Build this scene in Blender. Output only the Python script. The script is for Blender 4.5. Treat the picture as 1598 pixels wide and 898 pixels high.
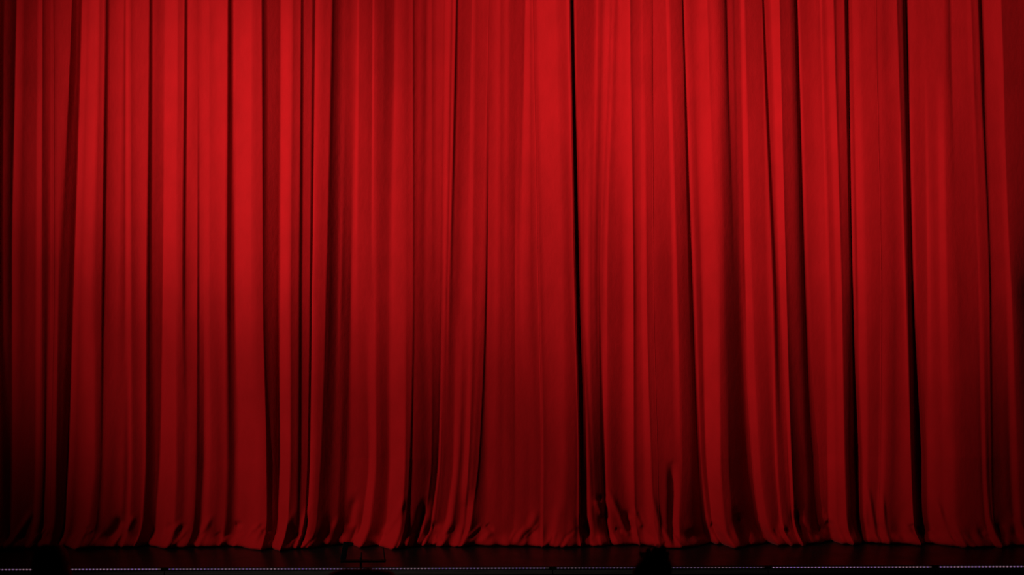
import bpy, bmesh, math, random
import numpy as np
from mathutils import Vector, Matrix

for o in list(bpy.data.objects):
    bpy.data.objects.remove(o)
scene = bpy.context.scene
C = scene.collection

# ---------------------------------------------------------------- camera
CAM_D, CAM_Z = 16.0, 2.528
cam_data = bpy.data.cameras.new('camera')
cam_data.sensor_width = 36.0
cam_data.lens = 57.6
cam_data.clip_end = 200
cam_data.dof.use_dof = True
cam_data.dof.focus_distance = CAM_D
cam_data.dof.aperture_fstop = 2.2
cam = bpy.data.objects.new('camera', cam_data)
C.objects.link(cam)
cam.matrix_world = (Matrix.Translation((0, -CAM_D, CAM_Z)) @ Matrix.Rotation(math.pi / 2, 4, 'X')
                    @ Matrix.Rotation(-0.0032, 4, 'Z'))
scene.camera = cam

# ---------------------------------------------------------------- world, exposure
world = bpy.data.worlds.new('dark_hall')
scene.world = world
world.use_nodes = True
world.node_tree.nodes['Background'].inputs[0].default_value = (0.9, 0.8, 0.7, 1)
world.node_tree.nodes['Background'].inputs[1].default_value = 0.0006
scene.view_settings.view_transform = 'Standard'
scene.view_settings.look = 'None'
scene.view_settings.exposure = 0.0
scene.view_settings.gamma = 1.0
scene.view_settings.use_curve_mapping = False

# ---------------------------------------------------------------- stage lamps (front-of-house spots)
def spot(name, loc, target, half_deg, watts, colour=(1, 0.93, 0.86), blend=1.0, radius=0.25):
    d = bpy.data.lights.new(name, 'SPOT')
    d.energy = watts
    d.color = colour
    d.spot_size = math.radians(half_deg * 2)
    d.spot_blend = blend
    d.shadow_soft_size = radius
    o = bpy.data.objects.new(name, d)
    C.objects.link(o)
    o.location = loc
    o.rotation_euler = (Vector(target) - Vector(loc)).to_track_quat('-Z', 'Y').to_euler()
    return o
spot('box_boom_spot', (-13.1, -8.0, 7.4), (-1.42, 0, 1.26), 13.6, 1310)
spot('box_boom_spot', (-10.6, -8.0, 7.4), (-1.51, 0, 2.30), 15.9, 2770)
spot('box_boom_spot', (-8.1, -8.0, 7.4), (-0.46, 0, 6.49), 27.0, 2922)
spot('box_boom_spot', (-5.9, -8.0, 7.4), (2.97, 0, 5.80), 18.7, 4628)
spot('box_boom_spot', (-12.3, -8.0, 7.4), (-2.90, 0, 4.05), 9.7, 4062)
spot('box_boom_spot', (-4.9, -8.0, 7.4), (2.04, 0, 3.09), 13.6, 2316)

# ---------------------------------------------------------------- materials
def material(name):
    m = bpy.data.materials.new(name)
    m.use_nodes = True
    return m, m.node_tree, m.node_tree.nodes['Principled BSDF']
def plain(name, colour, rough=0.6, spec=0.3, metal=0.0, noise=0.0, scale=20):
    m, t, b = material(name)
    b.inputs['Base Color'].default_value = (*colour, 1)
    b.inputs['Roughness'].default_value = rough
    b.inputs['Specular IOR Level'].default_value = spec
    b.inputs['Metallic'].default_value = metal
    if noise:
        n = t.nodes.new('ShaderNodeTexNoise')
        n.inputs['Scale'].default_value = scale
        n.inputs['Detail'].default_value = 4
        r = t.nodes.new('ShaderNodeValToRGB')
        r.color_ramp.elements[0].position = 0.3
        r.color_ramp.elements[1].position = 0.7
        r.color_ramp.elements[0].color = (*[c * (1 - noise) for c in colour], 1)
        r.color_ramp.elements[1].color = (*[min(1, c * (1 + noise)) for c in colour], 1)
        t.links.new(n.outputs['Fac'], r.inputs['Fac'])
        t.links.new(r.outputs['Color'], b.inputs['Base Color'])
    return m

def velvet():
    m, t, b = material('red_velvet')
    tc = t.nodes.new('ShaderNodeTexCoord')
    mp = t.nodes.new('ShaderNodeMapping')
    mp.inputs['Scale'].default_value = (1, 0.3, 0.45)
    t.links.new(tc.outputs['Object'], mp.inputs['Vector'])
    n = t.nodes.new('ShaderNodeTexNoise')                       # brushed pile: slight patches
    n.inputs['Scale'].default_value = 7
    n.inputs['Detail'].default_value = 5
    t.links.new(mp.outputs['Vector'], n.inputs['Vector'])
    r = t.nodes.new('ShaderNodeValToRGB')
    r.color_ramp.elements[0].position = 0.3
    r.color_ramp.elements[1].position = 0.72
    r.color_ramp.elements[0].color = (0.335, 0.0012, 0.0024, 1)
    r.color_ramp.elements[1].color = (0.385, 0.0017, 0.0034, 1)
    t.links.new(n.outputs['Fac'], r.inputs['Fac'])
    t.links.new(r.outputs['Color'], b.inputs['Base Color'])
    n2 = t.nodes.new('ShaderNodeTexNoise')
    n2.inputs['Scale'].default_value = 26
    n2.inputs['Detail'].default_value = 6
    t.links.new(mp.outputs['Vector'], n2.inputs['Vector'])
    bp = t.nodes.new('ShaderNodeBump')
    bp.inputs['Strength'].default_value = 0.25
    bp.inputs['Distance'].default_value = 0.012
    t.links.new(n2.outputs['Fac'], bp.inputs['Height'])
    t.links.new(bp.outputs['Normal'], b.inputs['Normal'])
    b.inputs['Roughness'].default_value = 0.9
    b.inputs['Specular IOR Level'].default_value = 0.12
    b.inputs['Sheen Weight'].default_value = 0.12
    b.inputs['Sheen Roughness'].default_value = 0.45
    b.inputs['Sheen Tint'].default_value = (1, 0.20, 0.21, 1)
    return m
VELVET = velvet()

def stage_floor():
    m, t, b = material('black_stage_floor')
    tc = t.nodes.new('ShaderNodeTexCoord')
    n = t.nodes.new('ShaderNodeTexNoise')
    n.inputs['Scale'].default_value = 3.0
    n.inputs['Detail'].default_value = 6
    t.links.new(tc.outputs['Object'], n.inputs['Vector'])
    r = t.nodes.new('ShaderNodeMapRange')
    r.inputs['To Min'].default_value = 0.22
    r.inputs['To Max'].default_value = 0.42
    t.links.new(n.outputs['Fac'], r.inputs['Value'])
    t.links.new(r.outputs['Result'], b.inputs['Roughness'])
    b.inputs['Base Color'].default_value = (0.006, 0.005, 0.0045, 1)
    b.inputs['Specular IOR Level'].default_value = 0.07
    return m
FLOOR = stage_floor()
FASCIA = plain('dark_painted_board', (0.030, 0.027, 0.023), 0.6, 0.25, noise=0.35, scale=6)
AISLE = plain('dark_carpet', (0.012, 0.010, 0.010), 0.95, 0.05, noise=0.4, scale=40)
BLACKCLOTH = plain('black_masking', (0.006, 0.006, 0.006), 0.9, 0.1, noise=0.3, scale=8)
CHANNEL = plain('dull_aluminium', (0.04, 0.036, 0.036), 0.45, 0.4, 0.6, noise=0.2, scale=30)
STANDM = plain('black_steel', (0.006, 0.006, 0.006), 0.6, 0.1, noise=0.2, scale=30)
HAIRM = plain('black_hair', (0.006, 0.005, 0.004), 0.6, 0.2, noise=0.4, scale=60)
SKINM = plain('skin', (0.30, 0.17, 0.12), 0.6, 0.3, noise=0.12, scale=30)
JACKETM = plain('black_wool', (0.010, 0.010, 0.012), 0.9, 0.1, noise=0.3, scale=50)
TROUSERM = plain('dark_cotton', (0.014, 0.015, 0.020), 0.9, 0.1, noise=0.3, scale=50)
SHOEM = plain('black_leather', (0.010, 0.009, 0.008), 0.5, 0.3, noise=0.2, scale=40)

def glow(name, c1, c2, strength, scale):
    m, t, b = material(name)
    tc = t.nodes.new('ShaderNodeTexCoord')
    n = t.nodes.new('ShaderNodeTexNoise')
    n.inputs['Scale'].default_value = scale
    n.inputs['Detail'].default_value = 3
    t.links.new(tc.outputs['Object'], n.inputs['Vector'])
    r = t.nodes.new('ShaderNodeValToRGB')
    r.color_ramp.elements[0].position = 0.38
    r.color_ramp.elements[1].position = 0.62
    r.color_ramp.elements[0].color = (*c1, 1)
    r.color_ramp.elements[1].color = (*c2, 1)
    t.links.new(n.outputs['Fac'], r.inputs['Fac'])
    t.links.new(r.outputs['Color'], b.inputs['Emission Color'])
    b.inputs['Emission Strength'].default_value = strength
    b.inputs['Base Color'].default_value = (0.05, 0.04, 0.05, 1)
    return m

# ---------------------------------------------------------------- helpers
def link(name, mesh, mat, parent=None, smooth=False):
    o = bpy.data.objects.new(name, mesh)
    C.objects.link(o)
    if mat is not None and not mesh.materials:
        mesh.materials.append(mat)
    if smooth:
        mesh.polygons.foreach_set('use_smooth', np.ones(len(mesh.polygons), bool))
    o.parent = parent
    return o
def empty(name, loc=(0, 0, 0)):
    o = bpy.data.objects.new(name, None)
    C.objects.link(o)
    o.location = loc
    o.empty_display_size = 0.1
    return o
def tag(o, label=None, cat=None, group=None, kind=None):
    for k, v in (('label', label), ('category', cat), ('group', group), ('kind', kind)):
        if v:
            o[k] = v
    return o
def bm_mesh(name, bm):
    me = bpy.data.meshes.new(name)
    bm.to_mesh(me)
    bm.free()
    return me
def add_box(bm, lo, hi, bev=0.0):
    vs = bmesh.ops.create_cube(bm, size=1)['verts']
    for v in vs:
        v.co = Vector([lo[i] + (hi[i] - lo[i]) * (v.co[i] + 0.5) for i in range(3)])
    if bev:
        es = list({e for v in vs for e in v.link_edges})
        bmesh.ops.bevel(bm, geom=es, offset=bev, segments=2, affect='EDGES', profile=0.6)
def box_obj(name, lo, hi, mat, parent=None, bev=0.0):
    bm = bmesh.new()
    add_box(bm, lo, hi, bev)
    return link(name, bm_mesh(name, bm), mat, parent)
def add_tube(bm, pts, r, seg=8):
    pts = [Vector(p) for p in pts]
    rs = r if isinstance(r, (list, tuple)) else [r] * len(pts)
    rings = []
    for i, p in enumerate(pts):
        a = pts[max(i - 1, 0)]
        b = pts[min(i + 1, len(pts) - 1)]
        d = (b - a).normalized()
        u = d.cross(Vector((0, 0, 1)) if abs(d.z) < 0.9 else Vector((1, 0, 0))).normalized()
        w = d.cross(u)
        rings.append([bm.verts.new(p + (u * math.cos(t) + w * math.sin(t)) * rs[i])
                      for t in (2 * math.pi * k / seg for k in range(seg))])
    for a, b in zip(rings, rings[1:]):
        for k in range(seg):
            bm.faces.new((a[k], a[(k + 1) % seg], b[(k + 1) % seg], b[k]))
    bm.faces.new(rings[0][::-1])
    bm.faces.new(rings[-1])

# ---------------------------------------------------------------- setting
EDGE_Y = -1.157
tag(box_obj('floor', (-9, EDGE_Y, -0.10), (9, 3.0, 0.0), FLOOR, bev=0.004),
    'dark glossy stage floor below the red curtain', kind='structure')
tag(box_obj('floor_auditorium', (-14, -20, -0.56), (14, EDGE_Y + 0.3, -0.45), AISLE),
    'dark auditorium floor in front of the stage', kind='structure')
tag(box_obj('wall_back', (-9, 2.6, 0.0), (9, 2.7, 7.0), BLACKCLOTH), 'black back wall behind the curtain', kind='structure')
front = tag(box_obj('wall_front', (-9, EDGE_Y + 0.03, -0.45), (9, EDGE_Y + 0.10, -0.10), FASCIA),
            'dark front wall below the stage edge', kind='structure')
JOINTS = [-6.6, -3.153, 0.362, 2.312, 3.825, 6.6]
for a, b in zip(JOINTS, JOINTS[1:]):
    n = 2 if b - a > 3 else 1
    for k in range(n):
        x0, x1 = a + (b - a) * k / n, a + (b - a) * (k + 1) / n
        p = box_obj('panel', (x0 + 0.004, EDGE_Y - 0.012, -0.44), (x1 - 0.004, EDGE_Y - 0.0005, -0.034), FASCIA, front, 0.003)
        box_obj('moulding', (x0 + 0.004, EDGE_Y - 0.024, -0.072), (x1 - 0.004, EDGE_Y - 0.0125, -0.050), FASCIA, p, 0.003)

# ---------------------------------------------------------------- curtain fabric
# Each row follows one vertical line of the drape: its x (m) at the four heights
# below, then the way the cloth faces there (degrees, positive = towards stage left of picture).
HEIGHTS = (4.612, 2.484, 0.857, 0.238)
FOLDS = np.array([
    (-5.369, -5.401, -5.418, -5.433, 41, 41, 44, 40),
    (-5.153, -5.178, -5.204, -5.221, 41, 40, 45, 40),
    (-4.995, -5.022, -5.034, -5.041, 41, 34, 45, 40),
    (-4.939, -4.970, -4.971, -4.978, -58, -54, -2, -1),
    (-4.926, -4.957, -4.946, -4.947, -47, -39, -31, -28),
    (-4.916, -4.946, -4.898, -4.908, -36, -8, -29, -26),
    (-4.834, -4.882, -4.883, -4.892, -57, -50, -1, -1),
    (-4.821, -4.870, -4.870, -4.883, -5, 40, 33, 30),
    (-4.768, -4.814, -4.824, -4.847, -29, -0, 16, 15),
    (-4.745, -4.779, -4.781, -4.810, -42, -23, 6, 5),
    (-4.690, -4.721, -4.716, -4.751, -40, -9, -2, -2),
    (-4.633, -4.655, -4.663, -4.692, -39, -14, -5, -4),
    (-4.614, -4.634, -4.642, -4.665, -20, 40, 44, 40),
    (-4.582, -4.600, -4.613, -4.637, -24, 40, 16, 14),
    (-4.571, -4.574, -4.583, -4.613, -55, -36, -15, -13),
    (-4.539, -4.543, -4.562, -4.592, -42, -43, -51, -46),
    (-4.516, -4.528, -4.552, -4.576, -40, -30, 13, 12),
    (-4.492, -4.498, -4.525, -4.550, -31, 2, 17, 15),
    (-4.475, -4.473, -4.505, -4.523, -42, -21, 21, 19),
    (-4.428, -4.437, -4.459, -4.478, -32, -1, 8, 8),
    (-4.335, -4.425, -4.448, -4.461, -26, -34, -35, -32),
    (-4.325, -4.404, -4.433, -4.440, -60, -38, -42, -37),
    (-4.301, -4.361, -4.413, -4.420, -55, -34, -37, -33),
    (-4.280, -4.340, -4.381, -4.406, -46, -47, -60, -54),
    (-4.249, -4.313, -4.371, -4.401, -55, -46, -60, -54),
    (-4.230, -4.297, -4.357, -4.384, 40, 41, 44, 40),
    (-4.169, -4.232, -4.281, -4.317, -11, 3, -3, -2),
    (-4.111, -4.168, -4.203, -4.265, 35, 40, 26, 23),
    (-4.074, -4.127, -4.151, -4.208, 40, 42, 44, 40),
    (-4.050, -4.085, -4.088, -4.147, 21, 5, 44, 40),
    (-4.021, -4.054, -4.054, -4.107, -21, -11, -7, -6),
    (-3.984, -4.013, -4.037, -4.072, -2, -14, -19, -17),
    (-3.972, -4.005, -4.026, -4.061, -30, -34, -22, -19),
    (-3.962, -3.996, -4.010, -4.050, -60, -60, -35, -32),
    (-3.947, -3.978, -3.999, -4.028, -32, -12, -11, -10),
    (-3.924, -3.955, -3.976, -4.004, -13, -13, 5, 5),
    (-3.812, -3.863, -3.903, -3.932, 6, 17, -5, -5),
    (-3.783, -3.796, -3.816, -3.832, -25, -12, 20, 18),
    (-3.766, -3.769, -3.774, -3.802, 41, 44, -16, -15),
    (-3.734, -3.739, -3.735, -3.756, 14, 43, 44, 40),
    (-3.716, -3.713, -3.708, -3.730, -10, -9, -3, -3),
    (-3.673, -3.684, -3.685, -3.700, 6, 0, -8, -7),
    (-3.610, -3.621, -3.631, -3.646, 14, 28, 7, 7),
    (-3.559, -3.580, -3.592, -3.627, 16, 33, 35, 31),
    (-3.550, -3.571, -3.580, -3.612, 6, -14, -29, -26),
    (-3.539, -3.558, -3.566, -3.598, -60, -46, -37, -33),
    (-3.516, -3.527, -3.538, -3.567, 7, -6, -34, -31),
    (-3.468, -3.487, -3.494, -3.523, 2, 0, -12, -11),
    (-3.413, -3.435, -3.472, -3.517, 16, -0, -19, -17),
    (-3.394, -3.425, -3.453, -3.504, 41, 45, 45, 40),
    (-3.366, -3.400, -3.423, -3.476, 41, 45, 45, 40),
    (-3.296, -3.315, -3.342, -3.383, 42, 46, 45, 41),
    (-3.275, -3.293, -3.291, -3.312, 42, 46, 45, 41),
    (-3.256, -3.273, -3.265, -3.280, 19, 40, 2, 2),
    (-3.219, -3.241, -3.236, -3.251, 25, 26, 0, 0),
    (-3.206, -3.228, -3.213, -3.227, 34, 26, -1, -1),
    (-3.190, -3.208, -3.189, -3.203, -51, -29, 18, 16),
    (-3.168, -3.184, -3.151, -3.165, 42, 19, 27, 24),
    (-3.096, -3.127, -3.113, -3.134, 30, 36, 21, 19),
    (-3.071, -3.081, -3.094, -3.115, 26, 42, 13, 11),
    (-3.065, -3.070, -3.077, -3.104, 25, -28, -29, -26),
    (-3.046, -3.052, -3.050, -3.082, 32, 34, -19, -18),
    (-3.007, -3.020, -3.034, -3.066, 42, 40, -22, -20),
    (-2.990, -3.007, -3.017, -3.048, 42, 46, 19, 17),
    (-2.977, -2.990, -2.997, -3.022, 42, 46, 46, 41),
    (-2.960, -2.966, -2.969, -3.001, 42, 47, 46, 41),
    (-2.941, -2.946, -2.942, -2.968, 33, 33, 26, 23),
    (-2.863, -2.883, -2.868, -2.907, 43, 33, 14, 13),
    (-2.782, -2.804, -2.805, -2.820, 43, 47, 31, 28),
    (-2.766, -2.781, -2.784, -2.801, 25, 11, 1, 1),
    (-2.756, -2.768, -2.770, -2.790, -60, -38, -19, -17),
    (-2.728, -2.741, -2.731, -2.762, 6, 2, -10, -9),
    (-2.715, -2.724, -2.713, -2.726, 43, -15, 23, 21),
    (-2.675, -2.699, -2.674, -2.687, 37, 47, 47, 42),
    (-2.608, -2.629, -2.632, -2.646, 43, 47, 47, 42),
    (-2.553, -2.573, -2.590, -2.592, 44, 47, 47, 42),
    (-2.532, -2.545, -2.548, -2.551, 44, 47, 48, 43),
    (-2.512, -2.525, -2.513, -2.524, 21, 32, 48, 43),
    (-2.475, -2.493, -2.485, -2.490, 13, 21, 48, 43),
    (-2.443, -2.461, -2.472, -2.469, 14, 10, 46, 41),
    (-2.425, -2.424, -2.392, -2.390, 14, 6, 30, 27),
    (-2.416, -2.413, -2.383, -2.379, -49, -35, -60, -54),
    (-2.408, -2.401, -2.376, -2.368, -43, -28, -39, -35),
    (-2.369, -2.361, -2.337, -2.335, -13, -25, -17, -15),
    (-2.309, -2.315, -2.309, -2.306, -18, -28, -36, -32),
    (-2.262, -2.281, -2.288, -2.301, -26, -38, -58, -52),
    (-2.250, -2.262, -2.276, -2.295, 4, 13, 48, 43),
    (-2.230, -2.241, -2.247, -2.274, 29, 48, 48, 43),
    (-2.182, -2.196, -2.204, -2.218, 31, 48, 49, 44),
    (-2.141, -2.154, -2.167, -2.182, 11, -11, 49, 44),
    (-2.122, -2.142, -2.148, -2.176, -25, -33, -28, -25),
    (-2.067, -2.094, -2.107, -2.129, -15, -30, -19, -17),
    (-2.055, -2.076, -2.089, -2.105, -18, -35, -30, -27),
    (-2.043, -2.059, -2.072, -2.088, -60, -60, -53, -48),
    (-2.020, -2.036, -2.050, -2.065, -25, -32, -20, -18),
    (-1.984, -2.006, -2.026, -2.047, -25, -33, -20, -18),
    (-1.953, -1.975, -2.001, -2.029, -23, -33, -21, -19),
    (-1.938, -1.963, -1.993, -2.023, -51, -60, -60, -54),
    (-1.923, -1.952, -1.990, -2.018, -49, -60, -60, -54),
    (-1.914, -1.946, -1.985, -2.012, -5, 48, -55, -49),
    (-1.898, -1.932, -1.972, -2.000, 1, -22, 49, 44),
    (-1.872, -1.906, -1.945, -1.972, -18, -33, 9, 8),
    (-1.828, -1.863, -1.907, -1.941, -30, -39, -18, -16),
    (-1.772, -1.820, -1.876, -1.916, -27, -40, -24, -22),
    (-1.760, -1.805, -1.864, -1.904, -46, -58, -45, -40),
    (-1.749, -1.796, -1.853, -1.893, -60, -54, -42, -38),
    (-1.726, -1.773, -1.824, -1.864, -49, -58, -44, -40),
    (-1.690, -1.715, -1.777, -1.817, -46, -53, -41, -37),
    (-1.648, -1.685, -1.736, -1.769, -34, -41, -30, -27),
    (-1.611, -1.661, -1.699, -1.733, -37, -55, -25, -23),
    (-1.586, -1.625, -1.675, -1.709, -36, -51, -39, -35),
    (-1.555, -1.589, -1.634, -1.673, -30, -54, -39, -35),
    (-1.524, -1.564, -1.585, -1.636, -20, -24, -6, -6),
    (-1.506, -1.532, -1.522, -1.573, 46, -25, -1, -1),
    (-1.490, -1.506, -1.459, -1.523, -28, -33, -5, -4),
    (-1.427, -1.449, -1.421, -1.485, -30, -33, -6, -5),
    (-1.365, -1.386, -1.395, -1.472, -36, -33, 51, 46),
    (-1.352, -1.367, -1.367, -1.445, 47, -30, 51, 46),
    (-1.338, -1.348, -1.353, -1.410, -27, -18, 51, 46),
    (-1.326, -1.335, -1.327, -1.378, -25, -28, -13, -12),
    (-1.301, -1.323, -1.303, -1.354, -34, -33, -13, -12),
    (-1.258, -1.298, -1.272, -1.317, -33, -39, -19, -17),
    (-1.240, -1.248, -1.230, -1.281, -40, -37, -17, -15),
    (-1.185, -1.211, -1.211, -1.244, -36, -35, 5, 4),
    (-1.160, -1.192, -1.192, -1.231, -33, -17, 51, 46),
    (-1.135, -1.166, -1.164, -1.217, 7, -2, 52, 47),
    (-1.102, -1.134, -1.110, -1.163, -8, -11, 52, 47),
    (-1.039, -1.057, -1.056, -1.097, -23, -15, 52, 47),
    (-1.014, -1.025, -1.037, -1.071, -23, -28, -16, -14),
    (-0.970, -0.975, -1.007, -1.047, -8, -25, -10, -9),
    (-0.958, -0.963, -0.989, -1.029, -46, -46, -51, -46),
    (-0.940, -0.945, -0.977, -0.999, -29, -36, -4, -3),
    (-0.902, -0.920, -0.946, -0.968, -13, -35, -12, -11),
    (-0.877, -0.895, -0.904, -0.938, -23, -38, -18, -16),
    (-0.846, -0.871, -0.861, -0.907, -31, -36, -22, -19),
    (-0.815, -0.833, -0.824, -0.889, -2, -24, -16, -15),
    (-0.790, -0.796, -0.800, -0.864, 8, -28, -4, -4),
    (-0.771, -0.771, -0.788, -0.852, -23, -29, -35, -32),
    (-0.727, -0.746, -0.769, -0.834, 5, -25, -27, -24),
    (-0.676, -0.715, -0.745, -0.816, 4, -21, -29, -26),
    (-0.664, -0.696, -0.733, -0.804, -7, -31, -35, -31),
    (-0.644, -0.684, -0.720, -0.791, 30, -17, 43, 39),
    (-0.625, -0.665, -0.701, -0.766, 46, 8, -16, -15),
    (-0.606, -0.646, -0.689, -0.747, 5, -24, -3, -2),
    (-0.593, -0.639, -0.677, -0.741, -24, -22, -10, -9),
    (-0.574, -0.624, -0.664, -0.716, 29, -4, -12, -10),
    (-0.562, -0.614, -0.652, -0.704, 8, -27, -6, -5),
    (-0.549, -0.602, -0.627, -0.691, -60, -38, -5, -5),
    (-0.525, -0.571, -0.589, -0.666, -12, -26, -3, -3),
    (-0.488, -0.540, -0.570, -0.641, -19, -26, 53, 48),
    (-0.438, -0.496, -0.544, -0.615, -13, -7, 35, 32),
    (-0.406, -0.458, -0.513, -0.577, -13, 5, -18, -16),
    (-0.388, -0.426, -0.488, -0.552, 24, 14, 3, 3),
    (-0.369, -0.401, -0.463, -0.514, 6, 17, 53, 48),
    (-0.350, -0.388, -0.437, -0.489, -13, -14, 53, 48),
    (-0.300, -0.357, -0.424, -0.463, -7, -13, -14, -12),
    (-0.250, -0.319, -0.393, -0.451, -7, 1, 9, 8),
    (-0.237, -0.288, -0.368, -0.438, 10, -4, -6, -5),
    (-0.231, -0.269, -0.337, -0.414, -28, -10, 7, 6),
    (-0.225, -0.261, -0.328, -0.401, -14, -38, -37, -34),
    (-0.218, -0.254, -0.312, -0.364, -9, -60, -13, -11),
    (-0.212, -0.245, -0.287, -0.327, -14, -0, -5, -4),
    (-0.206, -0.238, -0.262, -0.283, -11, 8, 12, 11),
    (-0.175, -0.207, -0.237, -0.252, -2, 4, 26, 23),
    (-0.131, -0.157, -0.187, -0.201, 9, 16, 25, 22),
    (-0.099, -0.106, -0.124, -0.139, -17, -8, 16, 14),
    (-0.049, -0.069, -0.074, -0.076, 6, 1, 24, 22),
    (-0.012, -0.025, -0.024, -0.032, -21, -3, 17, 16),
    (0.032, 0.019, 0.014, -0.001, -23, -18, 13, 12),
    (0.076, 0.031, 0.032, 0.018, -22, 16, 26, 23),
    (0.113, 0.056, 0.076, 0.062, -28, 6, 26, 23),
    (0.132, 0.094, 0.139, 0.124, 13, 21, 19, 17),
    (0.170, 0.150, 0.189, 0.174, 7, 5, 26, 24),
    (0.188, 0.194, 0.239, 0.224, -16, -11, 20, 18),
    (0.213, 0.244, 0.270, 0.262, -5, 2, 18, 16),
    (0.223, 0.257, 0.282, 0.280, -13, 15, 55, 50),
    (0.251, 0.282, 0.307, 0.299, -14, -10, 11, 9),
    (0.276, 0.319, 0.351, 0.343, 6, 6, 22, 20),
    (0.313, 0.369, 0.401, 0.386, 6, 8, 24, 22),
    (0.375, 0.431, 0.475, 0.448, 2, 10, 32, 29),
    (0.437, 0.481, 0.500, 0.479, -2, 12, 24, 22),
    (0.468, 0.518, 0.537, 0.511, -16, -5, 5, 4),
    (0.512, 0.556, 0.593, 0.561, -23, -13, 0, 0),
    (0.543, 0.588, 0.625, 0.611, -21, -2, -13, -12),
    (0.568, 0.603, 0.637, 0.636, 8, 9, 29, 26),
    (0.578, 0.613, 0.644, 0.646, -59, -60, -60, -54),
    (0.588, 0.626, 0.654, 0.652, -60, -60, -32, -29),
    (0.607, 0.636, 0.689, 0.674, -31, -60, -13, -11),
    (0.613, 0.643, 0.704, 0.712, 42, -14, -1, -0),
    (0.637, 0.658, 0.714, 0.731, -31, 47, 55, 49),
    (0.701, 0.695, 0.756, 0.780, -34, -3, -24, -21),
    (0.764, 0.726, 0.782, 0.812, -37, 34, -15, -13),
    (0.796, 0.750, 0.795, 0.824, -34, 2, -24, -22),
    (0.815, 0.769, 0.807, 0.837, -23, -18, -27, -24),
    (0.827, 0.788, 0.820, 0.850, -6, -11, -28, -26),
    (0.846, 0.807, 0.840, 0.863, -31, -18, -30, -27),
    (0.871, 0.820, 0.853, 0.876, -37, -30, -26, -23),
    (0.890, 0.845, 0.859, 0.882, -28, -13, -34, -31),
    (0.909, 0.852, 0.869, 0.889, -10, -31, -60, -54),
    (0.933, 0.864, 0.883, 0.902, -8, -3, -60, -54),
    (0.952, 0.883, 0.899, 0.921, -27, -7, 54, 49),
    (0.977, 0.920, 0.929, 0.964, -15, 31, 7, 6),
    (0.995, 0.933, 0.942, 0.976, -31, -10, 2, 2),
    (1.014, 0.958, 0.973, 1.014, -34, -14, -12, -11),
    (1.039, 1.009, 1.005, 1.052, -20, -13, -14, -13),
    (1.064, 1.072, 1.056, 1.103, -11, -16, -6, -6),
    (1.113, 1.122, 1.106, 1.141, -14, 18, 18, 16),
    (1.156, 1.158, 1.154, 1.177, 0, 47, 53, 48),
    (1.165, 1.181, 1.177, 1.188, -42, 47, 53, 48),
    (1.175, 1.187, 1.189, 1.201, -43, -47, -22, -20),
    (1.200, 1.220, 1.227, 1.226, -36, -12, 1, 1),
    (1.251, 1.258, 1.271, 1.270, -32, 7, 7, 6),
    (1.276, 1.281, 1.313, 1.324, -20, 47, 53, 48),
    (1.294, 1.304, 1.335, 1.358, -31, 47, 53, 48),
    (1.313, 1.316, 1.353, 1.376, -31, -21, -16, -14),
    (1.357, 1.342, 1.372, 1.395, -35, -12, -4, -3),
    (1.376, 1.380, 1.410, 1.420, -48, -8, -11, -10),
    (1.389, 1.392, 1.435, 1.432, -28, -9, -9, -9),
    (1.439, 1.443, 1.486, 1.457, -30, -17, -5, -4),
    (1.501, 1.519, 1.529, 1.495, -31, -20, -5, -5),
    (1.520, 1.558, 1.561, 1.532, -32, -16, -10, -9),
    (1.532, 1.582, 1.592, 1.569, -3, 23, -6, -5),
    (1.550, 1.599, 1.617, 1.588, -12, 46, -1, -1),
    (1.566, 1.617, 1.641, 1.606, -37, -25, -5, -5),
    (1.607, 1.643, 1.660, 1.619, -39, -24, -27, -24),
    (1.652, 1.682, 1.725, 1.657, -43, -31, -32, -29),
    (1.678, 1.722, 1.765, 1.762, -45, -33, -48, -43),
    (1.691, 1.743, 1.794, 1.831, -60, -60, -60, -54),
    (1.702, 1.762, 1.817, 1.859, -60, -60, -60, -54),
    (1.712, 1.774, 1.829, 1.884, -17, 48, 52, 47),
    (1.742, 1.813, 1.858, 1.919, -31, -22, -32, -29),
    (1.780, 1.852, 1.891, 1.945, -38, -29, -38, -34),
    (1.818, 1.877, 1.909, 1.956, -32, 16, 52, 47),
    (1.861, 1.911, 1.930, 1.978, -20, 48, 52, 47),
    (1.903, 1.944, 1.961, 1.999, -13, 48, 52, 47),
    (1.927, 1.972, 1.992, 2.020, -7, 30, 52, 47),
    (1.939, 2.001, 2.008, 2.041, -33, 12, 20, 18),
    (1.982, 2.025, 2.026, 2.065, -21, -11, -34, -30),
    (2.013, 2.050, 2.052, 2.103, -29, -21, -32, -29),
    (2.045, 2.077, 2.091, 2.129, -38, -36, -37, -33),
    (2.077, 2.103, 2.104, 2.142, -45, -38, -48, -44),
    (2.119, 2.165, 2.173, 2.195, -59, -42, -51, -46),
    (2.132, 2.186, 2.215, 2.250, -36, -42, -55, -50),
    (2.171, 2.214, 2.260, 2.334, -34, -43, -60, -54),
    (2.190, 2.227, 2.298, 2.377, -44, -36, -60, -54),
    (2.210, 2.254, 2.318, 2.391, -35, -22, -16, -14),
    (2.248, 2.287, 2.334, 2.407, -33, -29, 52, 47),
    (2.261, 2.298, 2.349, 2.422, -14, 49, 52, 47),
    (2.278, 2.314, 2.369, 2.443, 27, 49, 52, 47),
    (2.290, 2.330, 2.383, 2.458, 9, 49, 52, 47),
    (2.308, 2.353, 2.411, 2.480, -32, -4, -23, -21),
    (2.346, 2.396, 2.442, 2.504, -28, -11, -34, -31),
    (2.397, 2.446, 2.480, 2.530, -25, -12, -37, -34),
    (2.461, 2.484, 2.525, 2.575, -27, -12, -41, -37),
    (2.474, 2.520, 2.557, 2.601, -11, 15, -34, -31),
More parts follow.
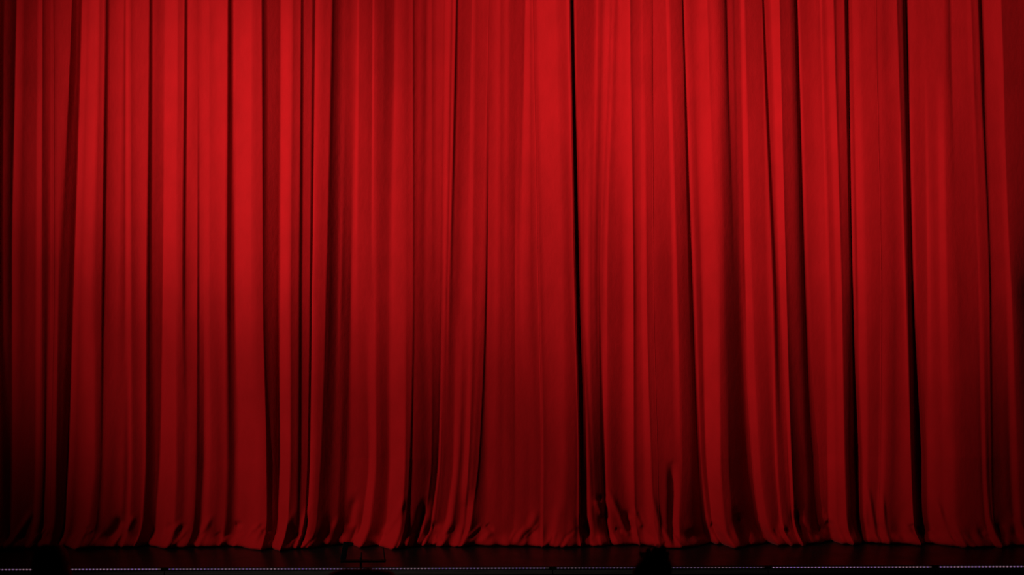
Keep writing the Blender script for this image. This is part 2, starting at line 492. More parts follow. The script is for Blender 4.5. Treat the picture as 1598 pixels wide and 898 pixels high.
    (2.480, 2.538, 2.568, 2.612, -31, 21, 53, 48),
    (2.488, 2.550, 2.585, 2.628, -60, -32, -38, -34),
    (2.500, 2.572, 2.623, 2.673, -60, -60, -40, -36),
    (2.510, 2.598, 2.643, 2.693, -9, -16, -42, -37),
    (2.536, 2.614, 2.668, 2.706, -20, -13, -29, -26),
    (2.567, 2.637, 2.687, 2.718, -4, 49, -38, -34),
    (2.584, 2.647, 2.696, 2.727, 47, 49, 21, 19),
    (2.610, 2.662, 2.704, 2.735, 48, 49, 53, 48),
    (2.631, 2.670, 2.708, 2.742, 48, 49, 44, 39),
    (2.640, 2.679, 2.720, 2.752, -23, -35, -60, -54),
    (2.669, 2.719, 2.758, 2.788, -17, -22, -55, -50),
    (2.734, 2.772, 2.820, 2.856, -10, -23, -41, -37),
    (2.761, 2.806, 2.861, 2.896, -23, -31, -43, -39),
    (2.788, 2.834, 2.889, 2.924, -30, -42, -53, -47),
    (2.812, 2.867, 2.920, 2.954, -60, -60, -60, -54),
    (2.824, 2.881, 2.944, 2.977, -26, 3, -60, -54),
    (2.833, 2.893, 2.973, 3.012, 48, 19, -22, -20),
    (2.862, 2.930, 3.017, 3.050, 8, -2, -15, -14),
    (2.919, 2.992, 3.054, 3.076, 13, 9, -18, -17),
    (2.999, 3.046, 3.093, 3.102, 28, 22, -18, -16),
    (3.036, 3.081, 3.105, 3.114, 24, 32, 25, 22),
    (3.051, 3.092, 3.120, 3.124, 49, 50, 53, 48),
    (3.062, 3.103, 3.135, 3.139, 28, 44, 53, 48),
    (3.078, 3.120, 3.149, 3.160, 24, 3, 53, 48),
    (3.103, 3.158, 3.170, 3.181, 33, 14, 21, 19),
    (3.126, 3.186, 3.198, 3.210, 49, 50, 29, 26),
    (3.148, 3.201, 3.219, 3.231, 49, 50, 53, 48),
    (3.165, 3.212, 3.234, 3.252, 49, 50, 53, 48),
    (3.177, 3.223, 3.245, 3.263, -3, -16, -16, -14),
    (3.204, 3.244, 3.259, 3.291, 27, -9, -29, -26),
    (3.242, 3.271, 3.280, 3.312, 33, -17, -31, -28),
    (3.266, 3.299, 3.306, 3.336, 37, -19, -60, -54),
    (3.280, 3.312, 3.326, 3.354, -11, -60, -60, -54),
    (3.305, 3.327, 3.366, 3.382, -40, -60, -60, -54),
    (3.315, 3.337, 3.378, 3.393, 50, 50, -2, -2),
    (3.324, 3.345, 3.387, 3.402, 39, 50, 54, 49),
    (3.349, 3.380, 3.407, 3.418, 38, -9, 54, 49),
    (3.364, 3.398, 3.422, 3.429, 50, 51, 54, 49),
    (3.378, 3.413, 3.443, 3.439, 50, 51, 54, 49),
    (3.401, 3.429, 3.463, 3.455, 50, 51, 54, 49),
    (3.436, 3.462, 3.491, 3.478, 41, 24, 20, 18),
    (3.492, 3.516, 3.528, 3.515, 44, 12, 22, 20),
    (3.558, 3.579, 3.578, 3.552, 45, 8, 23, 21),
    (3.577, 3.604, 3.602, 3.576, 39, 8, 45, 40),
    (3.602, 3.629, 3.623, 3.598, 46, 14, 54, 49),
    (3.657, 3.678, 3.657, 3.632, 41, 6, 30, 27),
    (3.719, 3.730, 3.721, 3.696, 48, -5, 17, 15),
    (3.755, 3.787, 3.807, 3.807, 51, 6, 44, 39),
    (3.772, 3.818, 3.851, 3.863, 51, 18, 54, 49),
    (3.781, 3.834, 3.872, 3.890, 52, 51, 54, 49),
    (3.791, 3.845, 3.880, 3.901, 25, -14, 54, 49),
    (3.825, 3.867, 3.891, 3.909, 35, -39, -60, -54),
    (3.863, 3.895, 3.918, 3.931, -6, -60, -60, -54),
    (3.881, 3.922, 3.947, 3.952, -28, -32, -44, -39),
    (3.892, 3.930, 3.959, 3.976, 52, 52, 13, 12),
    (3.937, 3.966, 4.001, 4.018, 52, -1, 55, 49),
    (3.996, 4.030, 4.045, 4.058, 50, -3, 40, 36),
    (4.038, 4.061, 4.068, 4.075, 52, 2, 55, 49),
    (4.056, 4.077, 4.088, 4.091, 52, 52, 55, 49),
    (4.074, 4.098, 4.114, 4.113, 51, 18, 55, 49),
    (4.104, 4.133, 4.146, 4.151, 52, 5, 48, 43),
    (4.146, 4.169, 4.185, 4.185, 53, 9, 44, 39),
    (4.181, 4.200, 4.217, 4.229, 53, 52, 55, 49),
    (4.205, 4.218, 4.237, 4.250, 53, 52, 55, 49),
    (4.229, 4.239, 4.266, 4.275, 53, -2, 55, 49),
    (4.266, 4.288, 4.309, 4.314, 43, -11, 28, 25),
    (4.293, 4.326, 4.346, 4.351, 36, -16, 18, 16),
    (4.312, 4.339, 4.383, 4.400, 53, -24, 12, 11),
    (4.389, 4.417, 4.446, 4.463, 52, -25, 2, 2),
    (4.449, 4.481, 4.509, 4.539, 51, -25, -6, -5),
    (4.472, 4.538, 4.549, 4.578, 54, -29, -24, -22),
    (4.484, 4.550, 4.566, 4.596, 54, -10, 27, 24),
    (4.501, 4.567, 4.582, 4.612, 54, -26, 29, 26),
    (4.513, 4.592, 4.594, 4.630, 39, -32, -27, -25),
    (4.551, 4.618, 4.615, 4.643, 48, -36, -38, -34),
    (4.569, 4.637, 4.635, 4.657, 43, -33, -25, -22),
    (4.593, 4.659, 4.657, 4.668, -18, -60, -48, -43),
    (4.609, 4.681, 4.679, 4.686, 27, -37, -37, -33),
    (4.641, 4.706, 4.720, 4.734, 51, -36, -39, -35),
    (4.687, 4.750, 4.774, 4.801, 51, -36, -38, -34),
    (4.732, 4.810, 4.842, 4.869, 54, -32, -48, -44),
    (4.770, 4.837, 4.873, 4.905, 55, -3, -8, -7),
    (4.785, 4.852, 4.893, 4.926, 55, -3, 6, 6),
    (4.794, 4.863, 4.920, 4.948, 30, -47, -38, -34),
    (4.845, 4.919, 4.970, 5.012, 28, -55, -45, -41),
    (5.004, 5.056, 5.084, 5.122, 16, -60, -60, -54),
    (5.239, 5.328, 5.350, 5.380, 56, -14, -37, -33),
    (5.426, 5.483, 5.508, 5.538, -60, -60, -60, -54),
])
# past both sides of the picture the cloth hangs on in the same pleats
NEAR = 50
lo, hi = FOLDS[1:NEAR + 1].copy(), FOLDS[-NEAR - 1:-1].copy()
lo[:, :4] = 2 * FOLDS[0, :4] - lo[:, :4]
hi[:, :4] = 2 * FOLDS[-1, :4] - hi[:, :4]
lo[:, 4:] *= -1
hi[:, 4:] *= -1
FOLDS = np.concatenate([lo[::-1], FOLDS, hi[::-1]])
# creases pushed into the cloth where it meets the floor: depth (m), half width (m), line (x, z)
CREASES = [
    (0.025, 0.031, [(-4.682, 0.365), (-4.807, 0.147), (-4.920, 0.034)]),
    (-0.015, 0.031, [(-4.144, 0.207), (-4.131, 0.182)]),
    (-0.015, 0.031, [(-4.106, 0.163), (-4.094, 0.144)]),
    (-0.050, 0.050, [(-3.818, 0.294), (-3.869, 0.181), (-3.931, 0.106)]),
    (0.017, 0.025, [(-3.693, 0.306), (-3.756, 0.187)]),
    (0.023, 0.031, [(-3.218, 0.248), (-3.293, 0.167), (-3.318, 0.061)]),
    (-0.019, 0.031, [(-3.330, 0.230), (-3.355, 0.192)]),
    (-0.015, 0.023, [(-3.218, 0.217), (-3.249, 0.179)]),
    (0.023, 0.031, [(-2.942, 0.297), (-3.018, 0.166), (-3.068, 0.028)]),
    (-0.015, 0.039, [(-2.893, 0.140), (-2.855, 0.078)]),
    (0.017, 0.025, [(-2.786, 0.103), (-2.849, 0.015)]),
    (-0.022, 0.031, [(-2.717, 0.203), (-2.673, 0.215)]),
    (0.017, 0.025, [(-2.692, 0.077), (-2.711, 0.027)]),
    (0.021, 0.025, [(-2.442, 0.245), (-2.504, 0.189)]),
    (-0.017, 0.023, [(-2.461, 0.202), (-2.442, 0.220)]),
    (-0.019, 0.023, [(-2.429, 0.164), (-2.392, 0.176)]),
    (0.021, 0.025, [(-2.429, 0.202), (-2.492, 0.089)]),
    (0.023, 0.031, [(-2.135, 0.338), (-2.204, 0.182), (-2.286, 0.013)]),
    (-0.040, 0.044, [(-2.116, 0.182), (-2.161, 0.057)]),
    (0.021, 0.025, [(-1.991, 0.400), (-2.035, 0.213), (-2.092, -0.006)]),
    (0.017, 0.031, [(-1.728, 0.243), (-1.766, 0.137), (-1.804, 0.037)]),
    (-0.022, 0.039, [(-1.540, 0.474), (-1.578, 0.349), (-1.597, 0.224)]),
    (0.023, 0.031, [(-1.052, 0.491), (-1.127, 0.304), (-1.240, 0.135)]),
    (-0.050, 0.044, [(-0.852, 0.428), (-0.909, 0.209), (-0.965, 0.034)]),
    (-0.022, 0.039, [(-0.790, 0.196), (-0.752, 0.196)]),
    (0.029, 0.038, [(-0.614, 0.240), (-0.690, 0.083), (-0.740, 0.008)]),
    (-0.050, 0.050, [(-0.438, 0.521), (-0.477, 0.158), (-0.540, 0.008)]),
    (-0.022, 0.031, [(-0.258, 0.207), (-0.220, 0.163)]),
    (0.023, 0.031, [(-0.202, 0.151), (-0.289, 0.070)]),
    (0.023, 0.038, [(0.237, 0.331), (0.174, 0.193), (0.036, 0.081)]),
    (-0.015, 0.031, [(0.211, 0.162), (0.186, 0.131)]),
    (0.017, 0.044, [(0.456, 0.424), (0.418, 0.174), (0.343, 0.049)]),
    (0.014, 0.025, [(0.299, 0.043), (0.324, -0.020)]),
    (-0.060, 0.056, [(0.675, 0.235), (0.737, 0.154), (0.787, 0.079)]),
    (0.023, 0.031, [(0.807, 0.454), (0.863, 0.329)]),
    (-0.022, 0.031, [(0.838, 0.479), (0.851, 0.460)]),
    (0.023, 0.031, [(0.939, 0.529), (1.032, 0.328), (1.125, 0.109)]),
    (-0.030, 0.039, [(1.151, 0.340), (1.119, 0.253), (1.163, 0.171)]),
    (-0.022, 0.023, [(1.000, 0.159), (1.044, 0.140)]),
    (0.023, 0.025, [(1.188, 0.359), (1.250, 0.202)]),
    (0.023, 0.031, [(1.263, 0.327), (1.313, 0.171), (1.331, 0.014)]),
    (0.023, 0.031, [(1.364, 0.484), (1.413, 0.233), (1.413, 0.027)]),
    (0.021, 0.025, [(1.451, 0.189), (1.538, 0.064)]),
    (-0.060, 0.038, [(1.553, 0.777), (1.564, 0.514), (1.551, 0.233), (1.563, 0.076)]),
    (-0.050, 0.063, [(1.676, 0.107), (1.813, 0.075), (1.851, 0.025)]),
    (0.029, 0.038, [(1.933, 0.250), (2.064, 0.106), (2.163, -0.001)]),
    (-0.022, 0.031, [(1.939, 0.194), (1.989, 0.175)]),
    (-0.060, 0.050, [(2.189, 0.324), (2.239, 0.168), (2.289, 0.011)]),
    (-0.022, 0.023, [(2.665, 0.167), (2.671, 0.141)]),
    (0.023, 0.031, [(2.621, 0.229), (2.652, 0.104), (2.714, 0.010)]),
    (-0.060, 0.050, [(2.759, 0.354), (2.802, 0.197), (2.877, 0.022)]),
    (0.029, 0.038, [(3.072, 0.290), (3.178, 0.146), (3.240, 0.008)]),
    (-0.022, 0.031, [(3.090, 0.203), (3.128, 0.184)]),
    (-0.022, 0.031, [(3.021, 0.147), (3.065, 0.121)]),
    (0.023, 0.031, [(2.990, 0.084), (3.115, -0.010)]),
    (0.021, 0.025, [(3.486, 0.539), (3.535, 0.226), (3.584, -0.005)]),
    (0.021, 0.025, [(3.611, 0.508), (3.635, 0.195), (3.684, -0.006)]),
    (0.016, 0.025, [(3.753, 0.082), (3.828, 0.006)]),
    (-0.030, 0.039, [(3.897, 0.206), (3.916, 0.144)]),
    (0.023, 0.031, [(3.835, 0.194), (3.941, 0.019)]),
    (-0.050, 0.050, [(3.979, 0.181), (4.041, 0.056)]),
    (0.025, 0.031, [(4.136, 0.443), (4.216, 0.162), (4.266, -0.008)]),
    (0.023, 0.031, [(4.292, 0.193), (4.372, -0.008)]),
    (0.021, 0.025, [(4.367, 0.130), (4.448, 0.017)]),
    (-0.040, 0.038, [(4.529, 0.192), (4.567, 0.098), (4.660, 0.035)]),
    (0.023, 0.025, [(4.636, 0.242), (4.692, 0.097), (4.717, 0.004)]),
    (-0.030, 0.038, [(4.705, 0.223), (4.754, 0.066)]),
    (0.023, 0.038, [(4.880, 0.285), (4.992, 0.078)]),
]
SPLIT = NEAR + 185            # the line where the front half ends and the rear half comes out from behind
TOP = 6.1

def pchip_rows(y, v, q):
    """monotone cubic through columns v (n,4) at y, evaluated at q; linear outside"""
    h = np.diff(y)
    d = np.diff(v, axis=1) / h
    m = np.zeros_like(v)
    for i in range(1, v.shape[1] - 1):
        a, b = d[:, i - 1], d[:, i]
        w1, w2 = 2 * h[i] + h[i - 1], h[i] + 2 * h[i - 1]
        with np.errstate(divide='ignore', invalid='ignore'):
            hm = (w1 + w2) / (w1 / a + w2 / b)
        m[:, i] = np.where(a * b > 0, hm, 0)
    m[:, 0], m[:, -1] = d[:, 0], d[:, -1]
    if q <= y[0]:
        return v[:, 0] + m[:, 0] * (q - y[0])
    if q >= y[-1]:
        e = q - y[-1]                             # the cloth flares as it nears the boards
        return v[:, -1] + m[:, -1] * e * (0.9 + e / 0.13)
    i = int(np.searchsorted(y, q) - 1)
    t = (q - y[i]) / h[i]
    return ((2 * t**3 - 3 * t**2 + 1) * v[:, i] + (t**3 - 2 * t**2 + t) * h[i] * m[:, i]
            + (-2 * t**3 + 3 * t**2) * v[:, i + 1] + (t**3 - t**2) * h[i] * m[:, i + 1])

def highpass(x, d, sig=0.30):
    g = np.arange(x[0], x[-1], 0.01)
    v = np.interp(g, x, d)
    n = int(3 * sig / 0.01)
    k = np.exp(-0.5 * (np.arange(-n, n + 1) * 0.01 / sig) ** 2)
    k /= k.sum()
    return d - np.interp(x, g, np.convolve(np.pad(v, n, 'reflect', reflect_type='odd'), k, 'valid'))

def polyline_field(X, Z, pts, w):
    best = np.full(X.shape, 1e9)
    at = np.zeros(X.shape)
    seg = [math.dist(a, b) for a, b in zip(pts, pts[1:])]
    tot, acc = sum(seg), 0
    for (ax, az), (bx, bz), L in zip(pts, pts[1:], seg):
        t = np.clip(((X - ax) * (bx - ax) + (Z - az) * (bz - az)) / (L * L), 0, 1)
        dd = np.hypot(X - ax - t * (bx - ax), Z - az - t * (bz - az))
        near = dd < best
        best = np.where(near, dd, best)
        at = np.where(near, (acc + t * L) / tot, at)
        acc += L
    return np.exp(-(best / w) ** 2) * np.clip(0.25 + 3 * at, 0, 1)

def cloth_grid():
    down = [-h for h in HEIGHTS]                 # increasing downwards
    P, Aq = FOLDS[:, :4], np.radians(FOLDS[:, 4:8])
    width = np.diff(P[:, 1])
    us, marks = [], []
    for i, w in enumerate(width):
        n = max(3, int(math.ceil(w / 0.007)))
        marks.append(len(us))
        us += [i + k / n for k in range(n)]
    marks.append(len(us))
    us.append(len(P) - 1.0)
    us = np.array(us)
    zs = np.concatenate([np.linspace(0, 0.10, 11)[:-1], np.linspace(0.10, 1.0, 70)[:-1], np.linspace(1.0, TOP, 74)])
    X = np.zeros((len(zs), len(us)))
    Dp = np.zeros_like(X)
    idx = np.arange(len(P))
    for r, z in enumerate(zs):
        px = np.maximum.accumulate(pchip_rows(np.array(down), P, -z) + idx * 1e-5)
        al = np.array([np.interp(-z, down, row) for row in Aq])
        x = np.interp(us, idx, px)
        t = np.tan(np.interp(us, idx, al))
        d = np.concatenate([[0], np.cumsum((t[1:] + t[:-1]) / 2 * np.diff(x))])
        X[r] = x
        Dp[r] = highpass(x, d)
    Z = np.repeat(zs[:, None], len(us), 1)
    # at the boards the folds kick outwards, away from the middle of the stage
    X += 0.045 * np.tanh((X - 0.25) / 0.9) * np.clip(1 - Z / 0.32, 0, 1) ** 2
    # folds spread as they reach the boards
    mean = Dp.mean(1, keepdims=True)
    Dp = mean + (Dp - mean) * (1 + 0.85 * np.clip(1 - Z / 0.55, 0, 1) ** 2)
    for amp, w, pts in CREASES:
        lo, hi = min(p[0] for p in pts) - 4 * w, max(p[0] for p in pts) + 4 * w
        rows = Z[:, 0] < max(p[1] for p in pts) + 4 * w
        xx = X[rows]
        cols = np.where((xx.max(0) > lo) & (xx.min(0) < hi))[0]
        s = np.ix_(np.where(rows)[0], cols)
        Dp[s] += amp * polyline_field(X[s], Z[s], pts, w)
    # the hem lies heavy on the boards: small slumps and a rounded foot
    rnd = random.Random(5)
    for k in range(95):                          # small crumples just above the floor
        x, z = rnd.uniform(-5.3, 5.3), rnd.uniform(0.015, 0.13)
        ln, lean = rnd.uniform(0.04, 0.13), rnd.uniform(0.2, 1.1) * (-1 if x < 0.6 else 1)
        pts = [(x - lean * ln * 0.5, z + ln * 0.8), (x, z + ln * 0.3), (x + lean * ln * 0.6, z - ln * 0.2)]
        w = rnd.uniform(0.012, 0.024)
        cols = np.where((X[0] > x - 0.25) & (X[0] < x + 0.25))[0]
        s = np.ix_(np.arange(60), cols)
        Dp[s] += rnd.choice((1, 1, -1)) * rnd.uniform(0.006, 0.014) * polyline_field(X[s], Z[s], pts, w)
    soft = np.clip(1 - Z / 0.42, 0, 1) ** 1.5
    for k in range(16):
        fx, fz, ph = rnd.uniform(14, 46), rnd.uniform(-16, 16), rnd.uniform(0, 6.28)
        Dp += soft * 0.0028 * np.sin(fx * X + fz * Z + ph)
    Dp += 0.035 * np.exp(-((Z - 0.035) / 0.05) ** 2) + 0.03 * np.exp(-Z / 0.16)
    Dp -= 0.03 * np.clip(1 - Z / 0.02, 0, 1) ** 2
    return X, Dp, Z, marks

def grid_mesh(name, X, Y, Z):
    nr, nc = X.shape
    co = np.stack([X, Y, Z], -1).reshape(-1, 3).astype(np.float32)
    i = (np.arange(nr - 1)[:, None] * nc + np.arange(nc - 1)[None]).reshape(-1)
    q = np.stack([i, i + 1, i + nc + 1, i + nc], 1).astype(np.int32)
    me = bpy.data.meshes.new(name)
    me.vertices.add(len(co))
    me.vertices.foreach_set('co', co.ravel())
    me.loops.add(q.size)
    me.loops.foreach_set('vertex_index', q.ravel())
    me.polygons.add(len(q))
    me.polygons.foreach_set('loop_start', np.arange(0, q.size, 4, dtype=np.int32))
    me.update(calc_edges=True)
    me.validate()
    return me

GX, GD, GZ, MARK = cloth_grid()
split = MARK[SPLIT]
LX, LY, LZ = GX[:, :split + 1], -GD[:, :split + 1], GZ[:, :split + 1]
RX, RY, RZ = GX[:, split:], -GD[:, split:] + 0.03, GZ[:, split:]
# the rear half carries on behind the front half for a hand's breadth
m = 14
t = np.linspace(1, 0, m, endpoint=False)[None]
RX = np.concatenate([RX[:, :1] - 0.26 * t, RX], 1)
RY = np.concatenate([RY[:, :1] + 0.09 * np.minimum(1, 3 * t), RY], 1)
RZ = np.concatenate([np.repeat(RZ[:, :1], m, 1), RZ], 1)

front_half = tag(empty('theatre_curtain', (-3.0, 0, 0)),
                 'left half of the red velvet stage curtain, its straight edge overlapping the other half', 'curtain', 'halves of the stage curtain')
rear_half = tag(empty('theatre_curtain', (3.0, 0, 0)),
                'right half of the red velvet stage curtain, coming out from behind the other half', 'curtain', 'halves of the stage curtain')
link('drape', grid_mesh('drape', LX + 3.0, LY, LZ), VELVET, front_half, True)
link('drape', grid_mesh('drape', RX - 3.0, RY, RZ), VELVET, rear_half, True)
# turned-back leading edge of the front half
k = 9
ang = np.linspace(0, math.pi, k)[None]
ex = LX[:, -1:] + 0.010 * np.sin(ang)
ey = LY[:, -1:] + 0.010 * (1 - np.cos(ang))
ex = np.concatenate([ex, ex[:, -1:] - 0.05, ex[:, -1:] - 0.10], 1)
ey = np.concatenate([ey, ey[:, -1:] + 0.004, ey[:, -1:] + 0.012], 1)
link('edge_hem', grid_mesh('edge_hem', ex + 3.0, ey, np.repeat(LZ[:, :1], ex.shape[1], 1)), VELVET, front_half, True)
# sewn seams between the widths of cloth
def seam(fold, parent, ox, dy):
    c = MARK[fold]
    w = np.linspace(-1, 1, 5)[None]
    x = GX[:, c:c + 1] + 0.0045 * w
    yy = np.stack([np.interp(x[r], GX[r, c - 6:c + 7], -GD[r, c - 6:c + 7]) for r in range(len(x))]) + dy
    y = yy - 0.0035 * (1 - w ** 2) + 0.001
    o = link('seam', grid_mesh('seam', x - ox, y, np.repeat(GZ[:, :1], 5, 1)), VELVET, parent, True)
    return o
def fold_near(x):
    return int(np.argmin(np.abs(FOLDS[:, 0] - x)))
for x in (-4.48, 0.22):
    seam(fold_near(x), front_half, -3.0, 0)
for x in (1.37, 3.57):
    seam(fold_near(x), rear_half, 3.0, 0.03)

# ---------------------------------------------------------------- LED strips along the stage edge
rnd = random.Random(11)
STRIP = [(-6.6, -3.153, 0.26, 'purple-white LED strip on the stage edge, leftmost of the row, behind the rounded head'),
         (-3.153, 0.362, 0.14, 'longest LED strip on the stage edge, running behind the music stand'),
         (0.362, 2.312, 0.09, 'dim purple LED strip on the stage edge behind the tousled head'),
         (2.312, 3.825, 0.34, 'shortest LED strip on the stage edge, evenly lit from end to end'),
         (3.825, 6.6, 0.42, 'brightest LED strip on the stage edge, rightmost of the row')]
for a, b, s, lab in STRIP:
    a += 0.031
    b -= 0.031
    root = tag(empty('led_strip', ((a + b) / 2, EDGE_Y - 0.008, -0.015)), lab, 'light strip', 'LED strips along the stage edge')
    h = (b - a) / 2
    box_obj('channel', (-h, -0.004, -0.0125), (h, 0.0075, 0.0115), CHANNEL, root, 0.0015)
    box_obj('diffuser', (-h + 0.004, -0.0065, -0.0045), (h - 0.004, -0.0042, 0.0055),
            glow('strip_glow', (0.30, 0.12, 0.20), (0.75, 0.40, 0.42), 0.30 * s, 2.2), root)
    bm = bmesh.new()
    n = int((2 * h - 0.03) / 0.0317)
    for k in range(n + 1):
        x = -h + 0.016 + k * 0.0317
        add_box(bm, (x - 0.006, -0.0095, -0.0048), (x + 0.006, -0.0068, 0.0052))
    tag(link('led_row', bm_mesh('led_row', bm), glow('led_glow', (0.32, 0.13, 0.85), (0.85, 0.48, 0.66), 1.0 * s + 0.05, 3.1), root), kind='stuff')

# ---------------------------------------------------------------- music stand in front of the stage
ms = tag(empty('music_stand', (-1.252, -2.5, -0.45)), 'black folding music stand silhouetted before the stage, left of centre', 'music stand')
def tube_obj(name, pts, r, mat, parent, seg=8):
    bm = bmesh.new()
    add_tube(bm, pts, r, seg)
    return link(name, bm_mesh(name, bm), mat, parent, True)
ZL = 0.725                      # lip height above the floor
tube_obj('pole', [(0, 0, 0.16), (0, 0, 0.42)], 0.013, STANDM, ms)
tube_obj('pole', [(0, 0, 0.40), (0, 0.0, ZL + 0.03)], 0.010, STANDM, ms)
col = tube_obj('collar', [(0, 0, 0.39), (0, 0, 0.44)], 0.019, STANDM, ms, 12)
tube_obj('knob', [(0.015, 0, 0.415), (0.05, 0, 0.415)], 0.010, STANDM, col, 10)
for k in range(3):
    a = math.radians(90 + 120 * k)
    lg = tube_obj('leg', [(0.012 * math.cos(a), 0.012 * math.sin(a), 0.34), (0.29 * math.cos(a), 0.29 * math.sin(a), 0.012)], 0.008, STANDM, ms)
    tube_obj('rubber_foot', [(0.27 * math.cos(a), 0.27 * math.sin(a), 0.022), (0.30 * math.cos(a), 0.30 * math.sin(a), 0.010)], 0.0135, STANDM, lg)
desk = box_obj('desk_lip', (-0.165, -0.035, ZL - 0.006), (0.205, 0.025, ZL + 0.012), STANDM, ms, 0.004)
tilt = 0.34
def dk(x, h):
    return (x, 0.02 + h * tilt, ZL + 0.008 + h)
bm = bmesh.new()
add_box(bm, (-0.024, -0.006, 0.0), (0.024, 0.006, 0.150), 0.004)
add_box(bm, (0.0, -0.006, 0.125), (0.062, 0.006, 0.152), 0.004)
o = link('desk_arm', bm_mesh('desk_arm', bm), STANDM, ms)
o.location = dk(-0.150, 0)
o.rotation_euler = (-math.atan(tilt), math.radians(9), 0)
tube_obj('desk_arm', [dk(0.195, 0), dk(0.180, 0.10)], 0.005, STANDM, ms)
tube_obj('desk_arm', [dk(0.0, -0.03), dk(0.002, 0.06)], 0.006, STANDM, ms)

# ---------------------------------------------------------------- spectators (seen from behind, looking at the stage)
def skinned(chains, extra=(), voxel=0.009):
    """chains: list of [(point, radius), ...] grown into one continuous surface"""
    bm = bmesh.new()
    for ch in chains:
        pts, rs = [Vector(c[0]) for c in ch], [c[1] for c in ch]
        for a, b, ra, rb in zip(pts, pts[1:], rs, rs[1:]):
            n = max(2, int((b - a).length / 0.035) + 1)
            add_tube(bm, [a.lerp(b, i / n) for i in range(n + 1)], [ra + (rb - ra) * i / n for i in range(n + 1)], 10)
        for p, r in zip(pts, rs):
            bmesh.ops.create_uvsphere(bm, u_segments=10, v_segments=8, radius=r, matrix=Matrix.Translation(p))
    for c, s in extra:
        bmesh.ops.create_uvsphere(bm, u_segments=20, v_segments=14, radius=1,
                                  matrix=Matrix.Translation(c) @ Matrix.Diagonal((*s, 1)))
    me = bm_mesh('tmp', bm)
    o = bpy.data.objects.new('tmp', me)
    C.objects.link(o)
    r = o.modifiers.new('r', 'REMESH')
    r.mode = 'VOXEL'
    r.voxel_size = voxel
    sm = o.modifiers.new('s', 'SMOOTH')
    sm.iterations = 4
    sm.factor = 0.5
    dg = bpy.context.evaluated_depsgraph_get()
    out = bpy.data.meshes.new_from_object(o.evaluated_get(dg))
    bpy.data.objects.remove(o)
    out.materials.clear()
    return out
def both(f):
    return [c for s in (-1, 1) for c in f(s)]
def arm(s, g=0.0):
    return [((0.17 * s, 0, 1.40), 0.055 + g), ((0.215 * s, -0.01, 1.25), 0.046 + g), ((0.235 * s, 0.00, 1.12), 0.040 + g),
            ((0.235 * s, 0.06, 0.98), 0.034 + g), ((0.225 * s, 0.10, 0.89), 0.026 + g)]
def hand(s):
    w = Vector((0.225 * s, 0.10, 0.88))
    ch = [[(w, 0.024), (w + Vector((0, 0.010, -0.04)), 0.028), (w + Vector((0, 0.015, -0.085)), 0.030)]]
    for k, L in enumerate((0.062, 0.074, 0.070, 0.054)):
        b = w + Vector((-0.004 * s, 0.046 - 0.021 * k, -0.092))
        ch.append([(b, 0.0095), (b + Vector((-0.006 * s, 0.004, -L * 0.5)), 0.009), (b + Vector((-0.020 * s, 0.006, -L)), 0.0075)])
    tb = w + Vector((-0.012 * s, 0.034, -0.035))
    ch.append([(tb, 0.011), (tb + Vector((-0.012 * s, 0.028, -0.030)), 0.010), (tb + Vector((-0.016 * s, 0.034, -0.062)), 0.008)])
    return ch
def leg_chain(s, g=0.0):
    return [((0.09 * s, 0, 0.90), 0.085 + g), ((0.10 * s, 0.01, 0.70), 0.072 + g), ((0.105 * s, 0.01, 0.49), 0.052 + g),
            ((0.105 * s, -0.01, 0.30), 0.050 + g), ((0.105 * s, -0.01, 0.10), 0.036 + g)]
torso = [((0, 0, 0.93), 0.125), ((0, 0, 1.10), 0.118), ((0, 0, 1.28), 0.125), ((0, -0.005, 1.38), 0.10), ((0, -0.005, 1.46), 0.058),
         ((0, 0.01, 1.55), 0.053)]
shoulder = [((-0.16, 0, 1.40), 0.062), ((0, -0.005, 1.41), 0.085), ((0.16, 0, 1.40), 0.062)]
BODY = skinned([torso, shoulder] + both(lambda s: [arm(s), leg_chain(s),
               [((0.105 * s, -0.02, 0.07), 0.036), ((0.11 * s, 0.06, 0.045), 0.034), ((0.115 * s, 0.14, 0.032), 0.028)]] + hand(s)),
               [((0, 0.012, 1.625), (0.074, 0.094, 0.105)), ((0, 0.045, 1.56), (0.050, 0.058, 0.055)),
                ((0, 0.108, 1.60), (0.013, 0.020, 0.024)), ((-0.077, 0.0, 1.60), (0.010, 0.020, 0.032)), ((0.077, 0.0, 1.60), (0.010, 0.020, 0.032)),
                ((0, 0.098, 1.555), (0.024, 0.012, 0.009))], 0.0085)
JACKET = skinned([[((0, 0, 0.86), 0.150), ((0, 0, 1.10), 0.140), ((0, 0, 1.28), 0.148), ((0, -0.005, 1.38), 0.120), ((0, -0.005, 1.455), 0.074)],
                  [((-0.16, 0, 1.40), 0.078), ((0, -0.005, 1.41), 0.10), ((0.16, 0, 1.40), 0.078)]] + both(lambda s: [arm(s, 0.014)]), (), 0.011)
TROUSERS = skinned([[((-0.09, 0, 0.92), 0.10), ((0.09, 0, 0.92), 0.10)]] + both(lambda s: [leg_chain(s, 0.014)]), (), 0.011)
SHOE = [skinned([[((0.105 * s, -0.045, 0.050), 0.046), ((0.11 * s, 0.05, 0.046), 0.044), ((0.117 * s, 0.15, 0.040), 0.038)]], (), 0.010) for s in (-1, 1)]
for me, mt in ((BODY, SKINM), (JACKET, JACKETM), (TROUSERS, TROUSERM), (SHOE[0], SHOEM), (SHOE[1], SHOEM)):
    me.materials.append(mt)

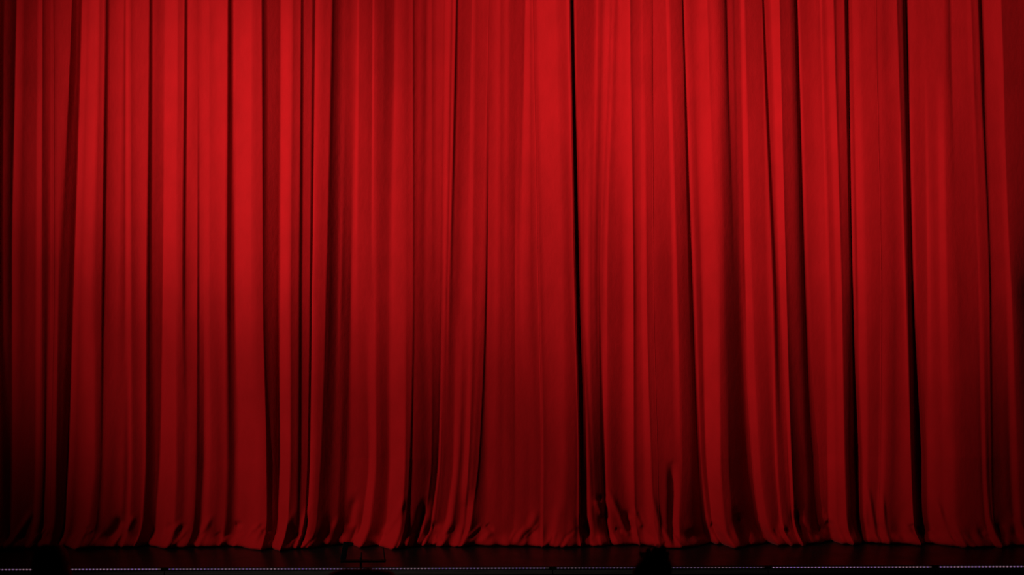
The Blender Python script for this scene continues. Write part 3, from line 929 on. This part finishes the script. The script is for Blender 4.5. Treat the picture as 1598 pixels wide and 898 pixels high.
def hair_mesh(shape, strands, seed):
    """shape: (centre, radii) lumps; strands: list of (root, tip, radius)"""
    me = skinned([], shape, 0.008)
    bm = bmesh.new()
    bm.from_mesh(me)
    r = random.Random(seed)
    for v in bm.verts:
        v.co += v.normal * 0.004 * (math.sin(70 * v.co.x + 3 * v.co.z) + r.uniform(-0.5, 0.5))
    for a, b, rad in strands:
        a, b = Vector(a), Vector(b)
        mid = a.lerp(b, 0.55) + Vector((r.uniform(-1, 1), r.uniform(-1, 1), 0.4)) * 0.008
        add_tube(bm, [a, mid, b], [rad, rad * 0.7, rad * 0.15], 6)
    out = bm_mesh('hair', bm)
    out.materials.append(HAIRM)
    return out
def person(loc, height, label, hair, turn=0.0):
    p = tag(empty('person', loc), label, 'person', 'spectators seen from behind')
    p.scale = (height / 1.74,) * 3
    p.rotation_euler.z = turn
    link('body', BODY, None, p, True)
    link('jacket', JACKET, None, p, True)
    link('trousers', TROUSERS, None, p, True)
    for s in SHOE:
        link('shoe', s, None, p, True)
    link('hair', hair, None, p, True)
    return p
r = random.Random(3)
bob = hair_mesh([((-0.006, -0.008, 1.632), (0.088, 0.100, 0.106)), ((0.002, -0.028, 1.575), (0.101, 0.082, 0.090)), ((0.012, -0.03, 1.51), (0.104, 0.075, 0.09))],
                [((r.uniform(-0.09, 0.09), -0.08, 1.50), (r.uniform(-0.1, 0.1), -0.09, 1.41), 0.012) for k in range(14)], 1)
tuft = [((r.uniform(-0.045, 0.075), r.uniform(-0.06, 0.05), 1.705), None) for k in range(38)]
tousled = hair_mesh([((0.004, -0.008, 1.632), (0.086, 0.102, 0.104)), ((0.03, -0.03, 1.66), (0.062, 0.080, 0.080)), ((-0.03, -0.03, 1.63), (0.075, 0.075, 0.075)),
                     ((0.012, -0.045, 1.56), (0.090, 0.065, 0.09)), ((-0.055, -0.03, 1.57), (0.07, 0.07, 0.075))],
                    [(a, (a[0] * 1.05 + r.uniform(-0.018, 0.018), a[1] - 0.01, 1.735 + r.uniform(0.0, 0.05) * (1 if a[0] > -0.03 else 0.4)), 0.010) for a, _ in tuft], 2)
bushy = hair_mesh([((0, -0.01, 1.635), (0.105, 0.112, 0.100)), ((-0.075, -0.02, 1.66), (0.075, 0.08, 0.072)), ((0.075, -0.02, 1.66), (0.075, 0.08, 0.070)),
                   ((-0.085, -0.03, 1.58), (0.085, 0.085, 0.10)), ((0.085, -0.03, 1.58), (0.085, 0.085, 0.10)), ((0, -0.06, 1.55), (0.11, 0.08, 0.11))], [], 3)
person((-2.164, -8.3, -0.45), 1.785, 'dark silhouetted spectator with smooth rounded hair, leftmost of the heads', bob)
person((0.655, -8.3, -0.45), 1.735, 'dark silhouetted spectator with tousled upright hair, right of centre', tousled, 0.1)
person((-0.645, -9.0, -0.45), 1.790, 'dark silhouetted spectator with wide bushy hair, barely showing below the music stand', bushy)
